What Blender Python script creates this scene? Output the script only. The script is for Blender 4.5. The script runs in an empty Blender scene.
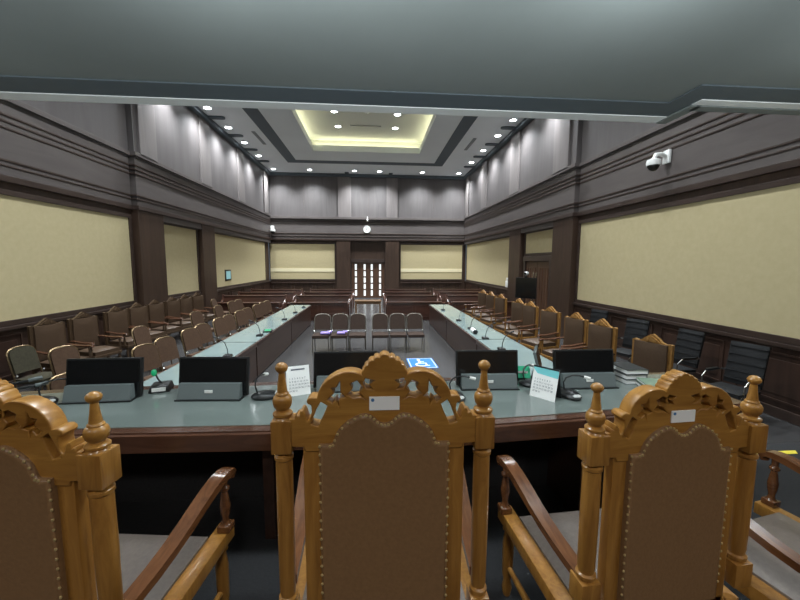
import bpy, bmesh, math, random
from mathutils import Vector, Matrix
random.seed(7)
PI = math.pi
SC = bpy.context.scene
COL = SC.collection

# ------------------------------------------------------------------ helpers
def lin(r, g, b):
    f = lambda c: (c/255/12.92) if c/255 <= .04045 else ((c/255+.055)/1.055)**2.4
    return (f(r), f(g), f(b), 1)

def mat(name, col, rough=.5, metal=0, col2=None, kind=None, scale=8, stretch=(1, 1, 1), bump=0, coat=0, emit=None, es=0, spec=.5):
    m = bpy.data.materials.new(name); m.use_nodes = True
    nt = m.node_tree; b = nt.nodes['Principled BSDF']
    b.inputs['Base Color'].default_value = col
    b.inputs['Roughness'].default_value = rough
    b.inputs['Metallic'].default_value = metal
    b.inputs['Specular IOR Level'].default_value = spec
    if coat:
        b.inputs['Coat Weight'].default_value = coat
        b.inputs['Coat Roughness'].default_value = .12
    if emit:
        b.inputs['Emission Color'].default_value = emit
        b.inputs['Emission Strength'].default_value = es
    if kind:
        tc = nt.nodes.new('ShaderNodeTexCoord'); mp = nt.nodes.new('ShaderNodeMapping')
        mp.inputs['Scale'].default_value = stretch
        nt.links.new(tc.outputs['Object'], mp.inputs['Vector'])
        n = nt.nodes.new('ShaderNodeTexNoise')
        n.inputs['Scale'].default_value = scale; n.inputs['Detail'].default_value = 5
        n.inputs['Roughness'].default_value = .6
        nt.links.new(mp.outputs['Vector'], n.inputs['Vector'])
        fac = n.outputs['Fac']
        if kind == 'wood':
            n.inputs['Distortion'].default_value = 1.2
        if kind == 'weave':
            w = nt.nodes.new('ShaderNodeTexVoronoi'); w.inputs['Scale'].default_value = scale*6
            nt.links.new(mp.outputs['Vector'], w.inputs['Vector'])
            mx = nt.nodes.new('ShaderNodeMath'); mx.operation = 'MULTIPLY'
            nt.links.new(w.outputs['Distance'], mx.inputs[0]); nt.links.new(n.outputs['Fac'], mx.inputs[1])
        r = nt.nodes.new('ShaderNodeValToRGB')
        r.color_ramp.elements[0].position = .32; r.color_ramp.elements[1].position = .7
        r.color_ramp.elements[0].color = col2 or col; r.color_ramp.elements[1].color = col
        nt.links.new(fac, r.inputs['Fac']); nt.links.new(r.outputs['Color'], b.inputs['Base Color'])
        if bump:
            bp = nt.nodes.new('ShaderNodeBump'); bp.inputs['Strength'].default_value = bump
            bp.inputs['Distance'].default_value = .01
            nt.links.new((mx.outputs[0] if kind == 'weave' else fac), bp.inputs['Height'])
            nt.links.new(bp.outputs['Normal'], b.inputs['Normal'])
    return m

M = {}
M['teak'] = mat('teak_varnish', lin(168, 120, 56), .34, col2=lin(132, 88, 36), kind='wood', scale=5, stretch=(6, 6, .7), coat=.25)
M['teak_h'] = mat('teak_varnish_crest', lin(174, 126, 58), .34, col2=lin(142, 96, 40), kind='wood', scale=5, stretch=(.8, 5, 7), coat=.25)
M['teak_arm'] = mat('arm_varnish', lin(118, 76, 46), .2, col2=lin(84, 50, 28), kind='wood', scale=5, stretch=(6, .8, 5), coat=.6)
M['carved'] = mat('carved_wood', lin(160, 118, 62), .4, col2=lin(120, 82, 38), kind='wood', scale=6, stretch=(4, 4, .8), coat=.2)
M['carved_dark'] = mat('dark_carved_wood', lin(84, 65, 47), .4, col2=lin(62, 46, 32), kind='wood', scale=6, stretch=(4, 4, .8), coat=.2)
M['leather'] = mat('brown_leather', lin(134, 102, 70), .34, col2=lin(125, 94, 64), kind='n', scale=90, bump=.12, spec=.35)
M['leather_row'] = mat('brown_leather_row', lin(84, 66, 51), .45, col2=lin(74, 57, 43), kind='n', scale=60, bump=.1, spec=.35)
M['grey_leather'] = mat('grey_leather', lin(116, 105, 97), .4, col2=lin(104, 93, 86), kind='n', scale=60, bump=.1)
M['stud'] = mat('brass_stud', lin(225, 200, 145), .3, .6)
M['row_arm'] = mat('dark_arm_varnish', lin(92, 60, 42), .22, col2=lin(70, 44, 30), kind='wood', scale=5, stretch=(6, .8, 5), coat=.5)
M['wall_wood'] = mat('wall_walnut', lin(74, 56, 45), .45, col2=lin(57, 42, 33), kind='wood', scale=1.5, stretch=(3, 3, .35), spec=.4)
M['wainscot'] = mat('wainscot_walnut', lin(66, 47, 38), .42, col2=lin(50, 35, 28), kind='wood', scale=1.5, stretch=(3, 3, .35))
M['frieze'] = mat('hazed_frieze_wood', lin(98, 91, 88), .5, col2=lin(87, 80, 78), kind='wood', scale=1.2, stretch=(.5, .5, 3), spec=.35)  # wood greyed and lifted: haze and cool light put into the colour
M['upper'] = mat('hazed_upper_wood', lin(99, 94, 93), .5, col2=lin(89, 84, 83), kind='wood', scale=1.2, stretch=(3, 3, .3), spec=.35)  # same greying, haze and cool light carried by the base colour
M['upper_lit'] = mat('lit_pilaster_wood', lin(122, 115, 113), .5, col2=lin(109, 103, 101), kind='wood', scale=1.2, stretch=(3, 3, .3), spec=.35)  # lighter copy of the panel wood, light on pilaster fronts as colour
M['mold'] = mat('moulding_walnut', lin(66, 52, 46), .4, col2=lin(52, 40, 34), kind='wood', scale=2, stretch=(.5, .5, 3))
M['fabric'] = mat('beige_wall_fabric', lin(196, 182, 144), .9, col2=lin(190, 176, 138), kind='n', scale=9, bump=.08, spec=.1)
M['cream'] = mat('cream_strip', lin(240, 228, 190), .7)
M['carpet'] = mat('grey_floor', lin(72, 71, 71), .22, col2=lin(64, 63, 63), kind='n', scale=3, bump=.02)
M['black_carpet'] = mat('black_carpet', lin(36, 36, 38), .9, col2=lin(28, 28, 30), kind='n', scale=60, bump=.2)
M['ceiling'] = mat('ceiling_paint', lin(222, 228, 230), .8, col2=lin(216, 222, 224), kind='n', scale=.6)
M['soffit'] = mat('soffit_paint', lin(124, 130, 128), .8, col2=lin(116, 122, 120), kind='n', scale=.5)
M['groove'] = mat('groove_paint', lin(84, 94, 100), .7)
M['lip'] = mat('lip_paint', lin(232, 234, 232), .7)
M['tray'] = mat('tray_paint', lin(205, 208, 200), .8)
M['desk_wood'] = mat('desk_rosewood', lin(98, 64, 46), .22, col2=lin(70, 44, 32), kind='wood', scale=3, stretch=(.7, 5, 5), coat=.5)
M['table_wood'] = mat('table_walnut', lin(70, 49, 40), .35, col2=lin(52, 36, 29), kind='wood', scale=2.2, stretch=(4, .5, 4), coat=.2)
M['glass_top'] = mat('teal_glass', lin(118, 128, 124), .1, col2=lin(110, 120, 116), kind='n', scale=2, coat=.5)
M['table_top'] = mat('grey_glass', lin(132, 148, 146), .15, col2=lin(124, 140, 138), kind='n', scale=2, coat=.3)
M['black'] = mat('black_plastic', lin(22, 23, 24), .4)
M['screen'] = mat('black_screen', lin(20, 21, 22), .16, coat=.3)
M['dgrey'] = mat('dark_grey_plastic', lin(98, 106, 106), .4)
M['lgrey'] = mat('light_grey_plastic', lin(190, 192, 190), .4)
M['silver'] = mat('silver_metal', lin(205, 205, 200), .22, 1)
M['white'] = mat('white_plastic', lin(236, 236, 232), .5)
M['paper'] = mat('white_paper', lin(242, 242, 240), .8)
M['ink'] = mat('grey_ink', lin(96, 98, 108), .8)
M['teal_print'] = mat('teal_print', lin(120, 205, 210), .7)
M['green'] = mat('green_card', lin(30, 165, 120), .6)
M['green_led'] = mat('green_light', lin(20, 120, 80), .4, emit=lin(30, 220, 140), es=.2)
M['banquet'] = mat('banquet_fabric', lin(86, 66, 51), .85, col2=lin(74, 55, 42), kind='weave', scale=25, bump=.2, spec=.2)
M['banquet_dk'] = mat('banquet_fabric_dark', lin(64, 51, 43), .85, col2=lin(54, 42, 36), kind='weave', scale=25, bump=.2, spec=.2)
M['olive'] = mat('olive_fabric', lin(70, 66, 52), .85, col2=lin(58, 54, 42), kind='weave', scale=25, bump=.2, spec=.2)
M['dull_metal'] = mat('dull_metal', lin(128, 122, 112), .4, 1)
M['gold_tube'] = mat('champagne_tube', lin(140, 120, 92), .35, 1)
M['mesh'] = mat('black_mesh', lin(17, 18, 21), .6, col2=lin(12, 13, 15), kind='weave', scale=30, bump=.3)
M['pew'] = mat('pew_wood', lin(86, 56, 44), .28, col2=lin(62, 38, 30), kind='wood', scale=2, stretch=(.5, 4, 4), coat=.3)
M['oak'] = mat('oak_table', lin(128, 96, 66), .35, col2=lin(104, 76, 50), kind='wood', scale=3, stretch=(.6, 4, 4))
M['door'] = mat('door_wood', lin(98, 70, 52), .4, col2=lin(78, 54, 40), kind='wood', scale=2, stretch=(4, 4, .5))
M['daylit'] = mat('daylit_glass', lin(230, 235, 235), .3, emit=lin(235, 240, 240), es=.9)
M['lamp'] = mat('lamp_lens', lin(255, 255, 255), .3, emit=(.92, .97, 1, 1), es=22)
M['cove'] = mat('cove_strip', lin(255, 240, 190), .5, emit=lin(255, 248, 212), es=8.0)
M['blue'] = mat('blue_sign', lin(40, 110, 195), .5)
M['purple'] = mat('purple_cloth', lin(150, 130, 195), .8)
M['yellow'] = mat('yellow_tape', lin(220, 200, 60), .6)
M['pink'] = mat('pink_note', lin(225, 120, 150), .7)
M['book_black'] = mat('black_cover', lin(38, 42, 44), .5)
M['book_green'] = mat('green_cover', lin(128, 150, 128), .5)
M['tablet'] = mat('tablet_glow', lin(140, 190, 195), .3, emit=lin(120, 170, 180), es=.25)
M['logo'] = mat('emblem_print', lin(70, 120, 170), .6)

class MB:
    """collects shapes into one bmesh"""
    def __init__(s): s.bm = bmesh.new(); s.mi = 0
    def _fin(s, vs, fs, T):
        if T is not None:
            for v in vs: v.co = T @ v.co
        for f in fs: f.material_index = s.mi
        return s
    def box(s, c, d, T=None, bev=0, taper=None):
        vs = []
        for z in (-.5, .5):
            k = taper if (taper and z > 0) else 1
            for x, y in ((-.5, -.5), (.5, -.5), (.5, .5), (-.5, .5)):
                vs.append(s.bm.verts.new((c[0]+x*d[0]*k, c[1]+y*d[1]*k, c[2]+z*d[2])))
        q = [(3, 2, 1, 0), (4, 5, 6, 7), (0, 1, 5, 4), (1, 2, 6, 5), (2, 3, 7, 6), (3, 0, 4, 7)]
        fs = [s.bm.faces.new([vs[i] for i in f]) for f in q]
        if bev:
            es = list({e for f in fs for e in f.edges})
            r = bmesh.ops.bevel(s.bm, geom=es, offset=bev, segments=2, profile=.6, affect='EDGES')
            fs = list({f for v in r['verts'] for f in v.link_faces} | {f for f in fs if f.is_valid})
            vs = list({v for f in fs for v in f.verts})
        return s._fin(vs, fs, T)
    def b(s, x0, x1, y0, y1, z0, z1, bev=0, T=None):
        return s.box(((x0+x1)/2, (y0+y1)/2, (z0+z1)/2), (abs(x1-x0), abs(y1-y0), abs(z1-z0)), T, bev)
    def lathe(s, prof, o=(0, 0, 0), n=16, T=None, cap=True):
        rings = []
        for r, z in prof:
            rings.append([s.bm.verts.new((o[0]+r*math.cos(2*PI*i/n), o[1]+r*math.sin(2*PI*i/n), o[2]+z)) for i in range(n)])
        fs = []
        up = prof[-1][1] >= prof[0][1]
        for a, c in zip(rings, rings[1:]):
            for i in range(n):
                f = [a[i], a[(i+1) % n], c[(i+1) % n], c[i]]
                fs.append(s.bm.faces.new(f if up else f[::-1]))
        if cap:
            fs.append(s.bm.faces.new(rings[0][::-1] if up else rings[0]))
            fs.append(s.bm.faces.new(rings[-1] if up else rings[-1][::-1]))
        return s._fin([v for r in rings for v in r], fs, T)
    def ell(s, c, r, n=16, m=8, T=None):
        prof = [(max(1e-4, math.sin(PI*i/m)), -math.cos(PI*i/m)) for i in range(m+1)]
        S = Matrix.Translation(c) @ Matrix.Diagonal((r[0], r[1], r[2], 1))
        return s.lathe(prof, n=n, T=(T @ S if T is not None else S))
    def tube(s, pts, r, n=8, T=None, flat=None, closed=False):
        pts = [Vector(p) for p in pts]; rings = []; N = len(pts)
        up0 = None
        for i, p in enumerate(pts):
            a = pts[i-1] if (i or closed) else p; c = pts[(i+1) % N] if (i < N-1 or closed) else p
            d = (c-a).normalized()
            if up0 is None:
                up0 = Vector((0, 0, 1)) if abs(d.z) < .9 else Vector((1, 0, 0))
            u = (up0-d*up0.dot(d))
            if u.length < 1e-5: u = d.orthogonal()
            u.normalize(); up0 = u
            w = d.cross(u)
            rr = r[i] if isinstance(r, (list, tuple)) else r
            fx, fy = flat if flat else (1, 1)
            rings.append([s.bm.verts.new(p+w*(rr*fx*math.cos(2*PI*k/n+PI/n))+u*(rr*fy*math.sin(2*PI*k/n+PI/n))) for k in range(n)])
        fs = []
        pairs = list(zip(rings, rings[1:]))
        if closed: pairs.append((rings[-1], rings[0]))
        for a, c in pairs:
            for k in range(n): fs.append(s.bm.faces.new([a[k], c[k], c[(k+1) % n], a[(k+1) % n]][::-1]))
        if not closed:
            fs.append(s.bm.faces.new(rings[0])); fs.append(s.bm.faces.new(rings[-1][::-1]))
        return s._fin([v for q in rings for v in q], fs, T)
    def prism(s, pts, a, b_, plane='xz', T=None):
        """closed outline extruded between a and b_ along the remaining axis"""
        def P(u, v, w):
            return {'xz': (u, w, v), 'xy': (u, v, w), 'yz': (w, u, v)}[plane]
        A = [s.bm.verts.new(P(u, v, a)) for u, v in pts]; B = [s.bm.verts.new(P(u, v, b_)) for u, v in pts]
        fs = [s.bm.faces.new(A), s.bm.faces.new(B[::-1])]
        n = len(pts)
        for i in range(n): fs.append(s.bm.faces.new([A[i], B[i], B[(i+1) % n], A[(i+1) % n]]))
        bmesh.ops.recalc_face_normals(s.bm, faces=fs)
        return s._fin(A+B, fs, T)
    def cushion(s, c, d, bulge=.02, bev=.02, nx=8, ny=8, T=None):
        """padded slab, domed on +z"""
        g = []
        for j in range(ny+1):
            for i in range(nx+1):
                u = i/nx*2-1; v = j/ny*2-1
                h = (1-abs(u)**4)*(1-abs(v)**4)
                g.append(s.bm.verts.new((c[0]+u*d[0]/2, c[1]+v*d[1]/2, c[2]+d[2]/2+bulge*h)))
        lo = [s.bm.verts.new((v.co.x, v.co.y, c[2]-d[2]/2)) for v in g]
        fs = []; W = nx+1
        for j in range(ny):
            for i in range(nx):
                q = [j*W+i, j*W+i+1, (j+1)*W+i+1, (j+1)*W+i]
                fs.append(s.bm.faces.new([g[k] for k in q])); fs.append(s.bm.faces.new([lo[k] for k in q][::-1]))
        rim = [i for i in range(W)] + [j*W+nx for j in range(1, ny+1)] + [ny*W+i for i in range(nx-1, -1, -1)] + [j*W for j in range(ny-1, 0, -1)]
        for a, b2 in zip(rim, rim[1:]+rim[:1]):
            fs.append(s.bm.faces.new([g[a], lo[a], lo[b2], g[b2]]))
        return s._fin(g+lo, fs, T)
    def build(s, name, m, parent=None, smooth=True, T=None):
        me = bpy.data.meshes.new(name); s.bm.to_mesh(me); s.bm.free()
        if T is not None: me.transform(T)
        for x in (m if isinstance(m, (list, tuple)) else [m]): me.materials.append(M[x] if isinstance(x, str) else x)
        if smooth:
            me.shade_smooth(); me.set_sharp_from_angle(angle=math.radians(35))
        o = bpy.data.objects.new(name, me); COL.objects.link(o)
        if parent is not None: o.parent = parent
        return o

def curve_mesh(name, outlines, y0, y1, bev, m, parent=None):
    """flat outlines with holes (x,z) extruded from y0 to y1 with a rounded edge"""
    cu = bpy.data.curves.new(name, 'CURVE'); cu.dimensions = '2D'; cu.fill_mode = 'BOTH'
    cu.extrude = max(.0005, (y1-y0)/2-bev); cu.bevel_depth = bev; cu.bevel_resolution = 2
    cu.offset = -bev
    for pts in outlines:
        sp = cu.splines.new('POLY'); sp.points.add(len(pts)-1); sp.use_cyclic_u = True
        for p, q in zip(sp.points, pts): p.co = (q[0], q[1], 0, 1)
    tmp = bpy.data.objects.new('tmp', cu); COL.objects.link(tmp)
    bpy.context.view_layer.update()
    me = bpy.data.meshes.new_from_object(tmp.evaluated_get(bpy.context.evaluated_depsgraph_get()))
    bpy.data.objects.remove(tmp); bpy.data.curves.remove(cu)
    me.name = name
    me.transform(Matrix.Translation((0, (y0+y1)/2, 0)) @ Matrix.Rotation(PI/2, 4, 'X'))
    me.materials.clear(); me.materials.append(M[m])
    me.shade_smooth(); me.set_sharp_from_angle(angle=math.radians(40))
    o = bpy.data.objects.new(name, me); COL.objects.link(o)
    if parent is not None: o.parent = parent
    return o

def text_mesh(name, body, size, m, parent, T, space=1.0, align='LEFT'):
    cu = bpy.data.curves.new(name, 'FONT'); cu.body = body; cu.size = size; cu.extrude = .0004
    cu.align_x = align; cu.space_line = space
    tmp = bpy.data.objects.new('tmp', cu); COL.objects.link(tmp)
    bpy.context.view_layer.update()
    me = bpy.data.meshes.new_from_object(tmp.evaluated_get(bpy.context.evaluated_depsgraph_get()))
    bpy.data.objects.remove(tmp); bpy.data.curves.remove(cu)
    me.name = name; me.transform(T); me.materials.clear(); me.materials.append(M[m])
    o = bpy.data.objects.new(name, me); COL.objects.link(o); o.parent = parent
    return o

def tag(o, label, cat, group=None, kind=None):
    o['label'] = label; o['category'] = cat
    if group: o['group'] = group
    if kind: o['kind'] = kind
    return o
def thing(name, label, cat, loc=(0, 0, 0), rz=0, group=None, s=1):
    o = bpy.data.objects.new(name, None); COL.objects.link(o); o.empty_display_size = .1
    o.location = loc; o.rotation_euler = (0, 0, rz); o.scale = (s, s, s)
    return tag(o, label, cat, group)
def dup(root, label, loc, rz=0, group=None, s=None):
    r = root.copy(); COL.objects.link(r); r.location = loc; r.rotation_euler = (0, 0, rz); r['label'] = label
    if group: r['group'] = group
    if s: r.scale = (s, s, s)
    for ch in list(root.children):
        c = ch.copy(); COL.objects.link(c); c.parent = r
        for g in list(ch.children):
            d = g.copy(); COL.objects.link(d); d.parent = c
    return r
def struct(name, mb, m, parent=None, smooth=False, label=None):
    o = mb.build(name, m, parent, smooth)
    if parent is None: o['kind'] = 'structure'
    if label: o['label'] = label
    return o
ORD = ['first', 'second', 'third', 'fourth', 'fifth', 'sixth', 'seventh', 'eighth', 'ninth', 'tenth', 'eleventh', 'twelfth', 'thirteenth']

# ------------------------------------------------------------------ room
XL, XR, YB, YF, ZC = -6.673, 6.257, 24.0, -2.6, 7.97
PB, PT = 1.274, 3.554
DA = .75                                   # height of the judges' dais

mb = MB(); mb.b(XL-.2, XR+.2, YF-.2, YB+.2, -.15, 0); struct('floor', mb, 'carpet')

def side_wall(name, X, sg, panels, pils, uppers):
    """sg = +1: room lies towards +X"""
    w = MB(); w.b(X-sg*.25, X-sg*.02, YF, YB, 0, ZC+.8); wall = struct(name, w, 'wall_wood')
    def bx(d0, d1, y0, y1, z0, z1, t, bev=0): t.b(X+sg*d0, X+sg*d1, y0, y1, z0, z1, bev)
    for (y0, y1, z0, z1) in panels:
        t = MB(); bx(-.03, 0, y0, y1, z0, z1, t); struct('fabric_panel', t, 'fabric', wall)
        t = MB()
        for a in ((y0-.1, y1+.1, z0-.1, z0), (y0-.1, y1+.1, z1, z1+.1), (y0-.1, y0, z0, z1), (y1, y1+.1, z0, z1)): bx(-.03, .035, *a, t, .008)
        struct('panel_frame', t, 'mold', wall)
    t = MB(); bx(-.03, .01, YF, 10.72, 3.9, 5.2, t); bx(-.03, .15, 10.75, YB, 3.6, 5.2, t); struct('frieze', t, 'frieze', wall)
    t = MB(); bx(-.03, .02, YF, 10.72, 5.2, ZC+.3, t); bx(-.03, .16, 10.74, YB, 5.21, ZC+.3, t); struct('upper_panelling', t, 'upper', wall)
    for (y0, y1) in uppers:
        t = MB(); bx(0, .22, y0, y1, 5.3, ZC-.02, t, .01); struct('upper_pilaster', t, 'upper_lit', wall)
    for (y0, y1) in pils:
        t = MB(); bx(-.03, .17, y0, y1, 0, 3.8, t, .012); struct('pilaster', t, 'wall_wood', wall)
    # horizontal mouldings; they break forward round the pilasters
    for nm, z0, z1, d, m in (('ledge', 5.25, 5.36, .07, 'frieze'), ('moulding', 4.985, 5.03, .028, 'mold'), ('moulding', 4.87, 4.915, .026, 'mold'),
                             ('moulding', 4.75, 4.795, .024, 'mold'), ('moulding', 4.165, 4.21, .026, 'mold'), ('moulding', 4.07, 4.105, .024, 'mold'),
                             ('cornice', 3.79, 3.91, .06, 'mold')):
        t = MB(); bx(-.02, d, YF, 10.72, z0, z1, t, .01); bx(0, d+.15, 10.70, YB, z0, z1, t, .01)
        struct(nm, t, m, wall)
    return wall, bx

def wainscot(wall, bx, spans, lowcap=True):
    for (y0, y1) in spans:
        t = MB(); bx(-.02, .07, y0, y1, 1.1, 1.17, t, .012); struct('chair_rail', t, 'mold', wall)
        t = MB(); bx(-.02, .008, y0, y1, .02, 1.1, t); struct('wainscot_backing', t, 'wainscot', wall)
        n = max(1, round((y1-y0)/1.6)); w = (y1-y0)/n
        for i in range(n):
            a = y0+i*w+.12; b_ = y0+(i+1)*w-.12
            t = MB()
            for q in ((a, b_, .98, 1.01), (a, b_, .25, .28), (a, a+.03, .28, .98), (b_-.03, b_, .28, .98)): bx(-.02, .03, *q, t)
            bx(-.02, .015, a+.09, b_-.09, .35, .9, t, .01)
            struct('wainscot_panel', t, 'wainscot', wall)
        

lp = [(YF, 10.55, PB, PT), (12.1, 14.35, PB, PT), (15.75, 23.07, PB, PT)]
wl, bl = side_wall('wall_left', XL, 1, lp, [(10.72, 11.95), (14.5, 15.6)], [(10.93, 11.74), (14.6, 15.45), (18.4, 19.3), (22.6, 23.4)])
wainscot(wl, bl, [(YF, 10.7), (12.0, 14.45), (15.65, YB)])
rp = [(YF, 10.55, PB, PT), (12.15, 14.45, 2.76, PT), (16.0, 23.7, PB, PT)]
wr, br = side_wall('wall_right', XR, -1, rp, [(10.72, 11.95), (14.65, 15.85)], [(11.1, 12.05), (15.0, 15.95), (19.3, 20.15), (22.9, 23.6)])
wainscot(wr, br, [(YF, 10.7), (15.9, YB)])
for nm, X, sg, sp in (('baseboard_left', XL, 1, [(YF, 10.7), (12, 14.45), (15.65, YB)]), ('baseboard_right', XR, -1, [(YF, 10.7), (15.9, YB)])):
    t = MB()
    for a, b_ in sp: t.b(X-sg*.01, X+sg*.04, a, b_, 0, .16, .008)
    struct(nm, t, 'mold')

# back wall
w = MB(); w.b(XL, -1.45, YB+.02, YB+.25, 0, ZC+.3); w.b(.8, XR, YB+.02, YB+.25, 0, ZC+.3); w.b(-1.45, .8, YB+.02, YB+.25, 2.6, ZC+.3)
wb = struct('wall_back', w, 'wall_wood')
for (x0, x1) in ((-6.61, -2.49), (1.86, 6.0)):
    t = MB(); t.b(x0, x1, YB, YB+.03, PB, PT); struct('fabric_panel', t, 'fabric', wb)
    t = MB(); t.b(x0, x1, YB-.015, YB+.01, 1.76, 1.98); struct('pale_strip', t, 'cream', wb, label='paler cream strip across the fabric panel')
    t = MB()
    for a in ((x0-.02, x1+.1, PB-.1, PB), (x0-.02, x1+.1, PT, PT+.1), (x0-.05, x0, PB, PT), (x1, x1+.1, PB, PT)): t.b(a[0], a[1], YB-.035, YB+.03, a[2], a[3], .008)
    struct('panel_frame', t, 'mold', wb)
    t = MB(); t.b(x0, x1, YB-.07, YB+.02, 1.0, 1.07, .012)
    for i in range(3):
        a = x0+.1+i*(x1-x0)/3; b_ = a+(x1-x0)/3-.2
        for q in ((a, b_, .86, .89), (a, b_, .25, .28), (a, a+.03, .28, .86), (b_-.03, b_, .28, .86)): t.b(q[0], q[1], YB-.03, YB+.02, q[2], q[3])
    struct('wainscot_panel', t, 'wainscot', wb)
for (x0, x1) in ((-2.36, -1.46), (.84, 1.74)):
    t = MB(); t.b(x0, x1, YB-.14, YB+.03, 0, 3.8, .012); struct('pilaster', t, 'wall_wood', wb)
t = MB(); t.b(XL, XR, YB-.02, YB+.03, 3.9, 5.2); struct('frieze', t, 'frieze', wb)
t = MB(); t.b(XL, XR, YB-.03, YB+.03, 5.2, ZC+.3); struct('upper_panelling', t, 'upper', wb)
for (x0, x1) in ((-2.22, -1.39), (.92, 1.63)):
    t = MB(); t.b(x0, x1, YB-.12, YB, 5.28, ZC-.02, .01); struct('upper_pilaster', t, 'upper_lit', wb)
for x in (-4.4, -.25, 4.0):
    t = MB(); t.b(x-.015, x+.015, YB-.04, YB, 5.42, ZC); struct('panel_seam', t, 'frieze', wb)
for nm, z0, z1, d, m in (('ledge', 5.14, 5.3, .16, 'frieze'), ('moulding', 4.96, 5.0, .05, 'mold'), ('moulding', 4.2, 4.25, .05, 'mold'), ('moulding', 4.03, 4.07, .05, 'mold'), ('cornice', 3.78, 3.88, .16, 'mold')):
    t = MB(); t.b(XL, XR, YB-d, YB+.02, z0, z1, .01); struct(nm, t, m, wb)
t = MB(); t.b(XL, -1.46, YB-.03, YB+.02, 0, .16, .008); t.b(.82, XR, YB-.03, YB+.02, 0, .16, .008); struct('baseboard_back', t, 'mold')
w = MB(); w.b(XL-.2, XR+.2, YF-.2, YF, 0, ZC); struct('wall_front', w, 'wall_wood')

# back door, with four rows of lit slits
d = MB(); X0, X1 = -1.4, .78
for a, b_ in ((X0, -1.18), (-1.05, -.6), (-.47, -.13), (.0, .42), (.55, X1)): d.b(a, b_, YB+.03, YB+.09, .02, 2.36)
for a, b_ in ((-1.18, -1.05), (-.6, -.47), (-.13, .0), (.42, .55)):
    d.b(a, b_, YB+.03, YB+.09, .02, .16); d.b(a, b_, YB+.03, YB+.09, 2.26, 2.36)
    for i in range(1, 5): z = .16+i*.42; d.b(a, b_, YB+.035, YB+.085, z-.045, z+.045)
door = struct('door_1', d, 'door')
for a, b_ in ((-1.18, -1.05), (-.6, -.47), (-.13, .0), (.42, .55)):
    t = MB(); t.b(a, b_, YB+.06, YB+.075, .16, 2.26); struct('glass_slit', t, 'daylit', door, label='bright daylit glass slit')
t = MB(); t.b(X0-.06, X0, YB-.05, YB+.12, 0, 2.6, .01); t.b(X1, X1+.06, YB-.05, YB+.12, 0, 2.6, .01); t.b(X0, X1, YB-.05, YB+.12, 2.36, 2.6, .01)
struct('trim_1', t, 'mold')

# right door under the short fabric panel
D0, D1 = 12.2, 14.2
d = MB(); d.b(XR-.06, XR+.02, D0, 13.19, .02, 2.42); d.b(XR-.06, XR+.02, 13.21, D1, .02, 2.42)
for y0 in (D0+.14, 13.21+.14):
    for i in range(4): d.b(XR-.085, XR-.05, y0+i*.2, y0+i*.2+.1, .25, 2.2, .008)
door2 = struct('door_2', d, 'door')
for y in (13.08, 13.32):
    t = MB(); t.tube([(XR-.15, y, .75), (XR-.15, y, 2.05)], .022, 10)
    for z in (.85, 1.95): t.tube([(XR-.15, y, z), (XR-.06, y, z)], .012, 8)
    struct('pull_handle', t, 'silver', door2, True, label='long steel pull handle')
t = MB()
for a in ((D0-.16, D0, 0, 2.46), (D1, D1+.16, 0, 2.46), (D0-.22, D1+.22, 2.44, 2.64)): t.b(XR-.12, XR+.02, a[0], a[1], a[2], a[3], .012)
struct('trim_2', t, 'mold')

# far ceiling with the lit tray
TX0, TX1, TY0, TY1 = -2.96, 2.41, 13.6, 18.95
c = MB(); e = .06; c.b(XL, TX0-e, 3.9, YB, ZC, ZC+.2); c.b(TX1+e, XR, 3.9, YB, ZC, ZC+.2); c.b(TX0-e, TX1+e, 3.9, TY0-e, ZC, ZC+.2); c.b(TX0-e, TX1+e, TY1+e, YB, ZC, ZC+.2)
ceil = struct('ceiling', c, 'ceiling')
c = MB(); g = .45; zt = ZC+.62
c.b(TX0-g, TX1+g, TY0-g, TY1+g, zt, zt+.1)
c.b(TX0-g-.05, TX0-g, TY0-g, TY1+g, ZC+.2, zt); c.b(TX1+g, TX1+g+.05, TY0-g, TY1+g, ZC+.2, zt)
c.b(TX0-g, TX1+g, TY0-g-.05, TY0-g, ZC+.2, zt); c.b(TX0-g, TX1+g, TY1+g, TY1+g+.05, ZC+.2, zt)
struct('tray_recess', c, 'tray', ceil)
c = MB(); z0 = ZC+.22
c.b(TX0-.36, TX0-.28, TY0, TY1, z0, z0+.04); c.b(TX1+.28, TX1+.36, TY0, TY1, z0, z0+.04); c.b(TX0, TX1, TY1+.28, TY1+.36, z0, z0+.04); c.b(TX0, TX1, TY0-.36, TY0-.28, z0, z0+.04)
struct('cove_light', c, 'cove', ceil)
c = MB()
for a in ((TX0-.12, TX0, TY0-.12, TY1+.12), (TX1, TX1+.12, TY0-.12, TY1+.12), (TX0, TX1, TY0-.12, TY0), (TX0, TX1, TY1, TY1+.12)): c.b(a[0], a[1], a[2], a[3], ZC-.05, ZC+.24, .01)
struct('tray_rim', c, 'ceiling', ceil)
c = MB(); G = (-4.75, 4.05, 12.0, 21.4); gw = .55
for a in ((G[0], G[0]+gw, G[2], G[3]), (G[1]-gw, G[1], G[2], G[3]), (G[0]+gw, G[1]-gw, G[3]-gw, G[3]), (G[0]+gw, G[1]-gw, G[2], G[2]+gw)): c.b(a[0], a[1], a[2], a[3], ZC-.012, ZC+.05)
struct('dark_frame', c, 'groove', ceil)
c = MB(); c.b(XL, XL+.35, 4.2, YB, ZC-.16, ZC+.05); c.b(XR-.35, XR, 4.2, YB, ZC-.16, ZC+.05); c.b(XL+.35, XR-.35, YB-.3, YB, ZC-.16, ZC+.05)
struct('cornice', c, 'groove', ceil)
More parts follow.
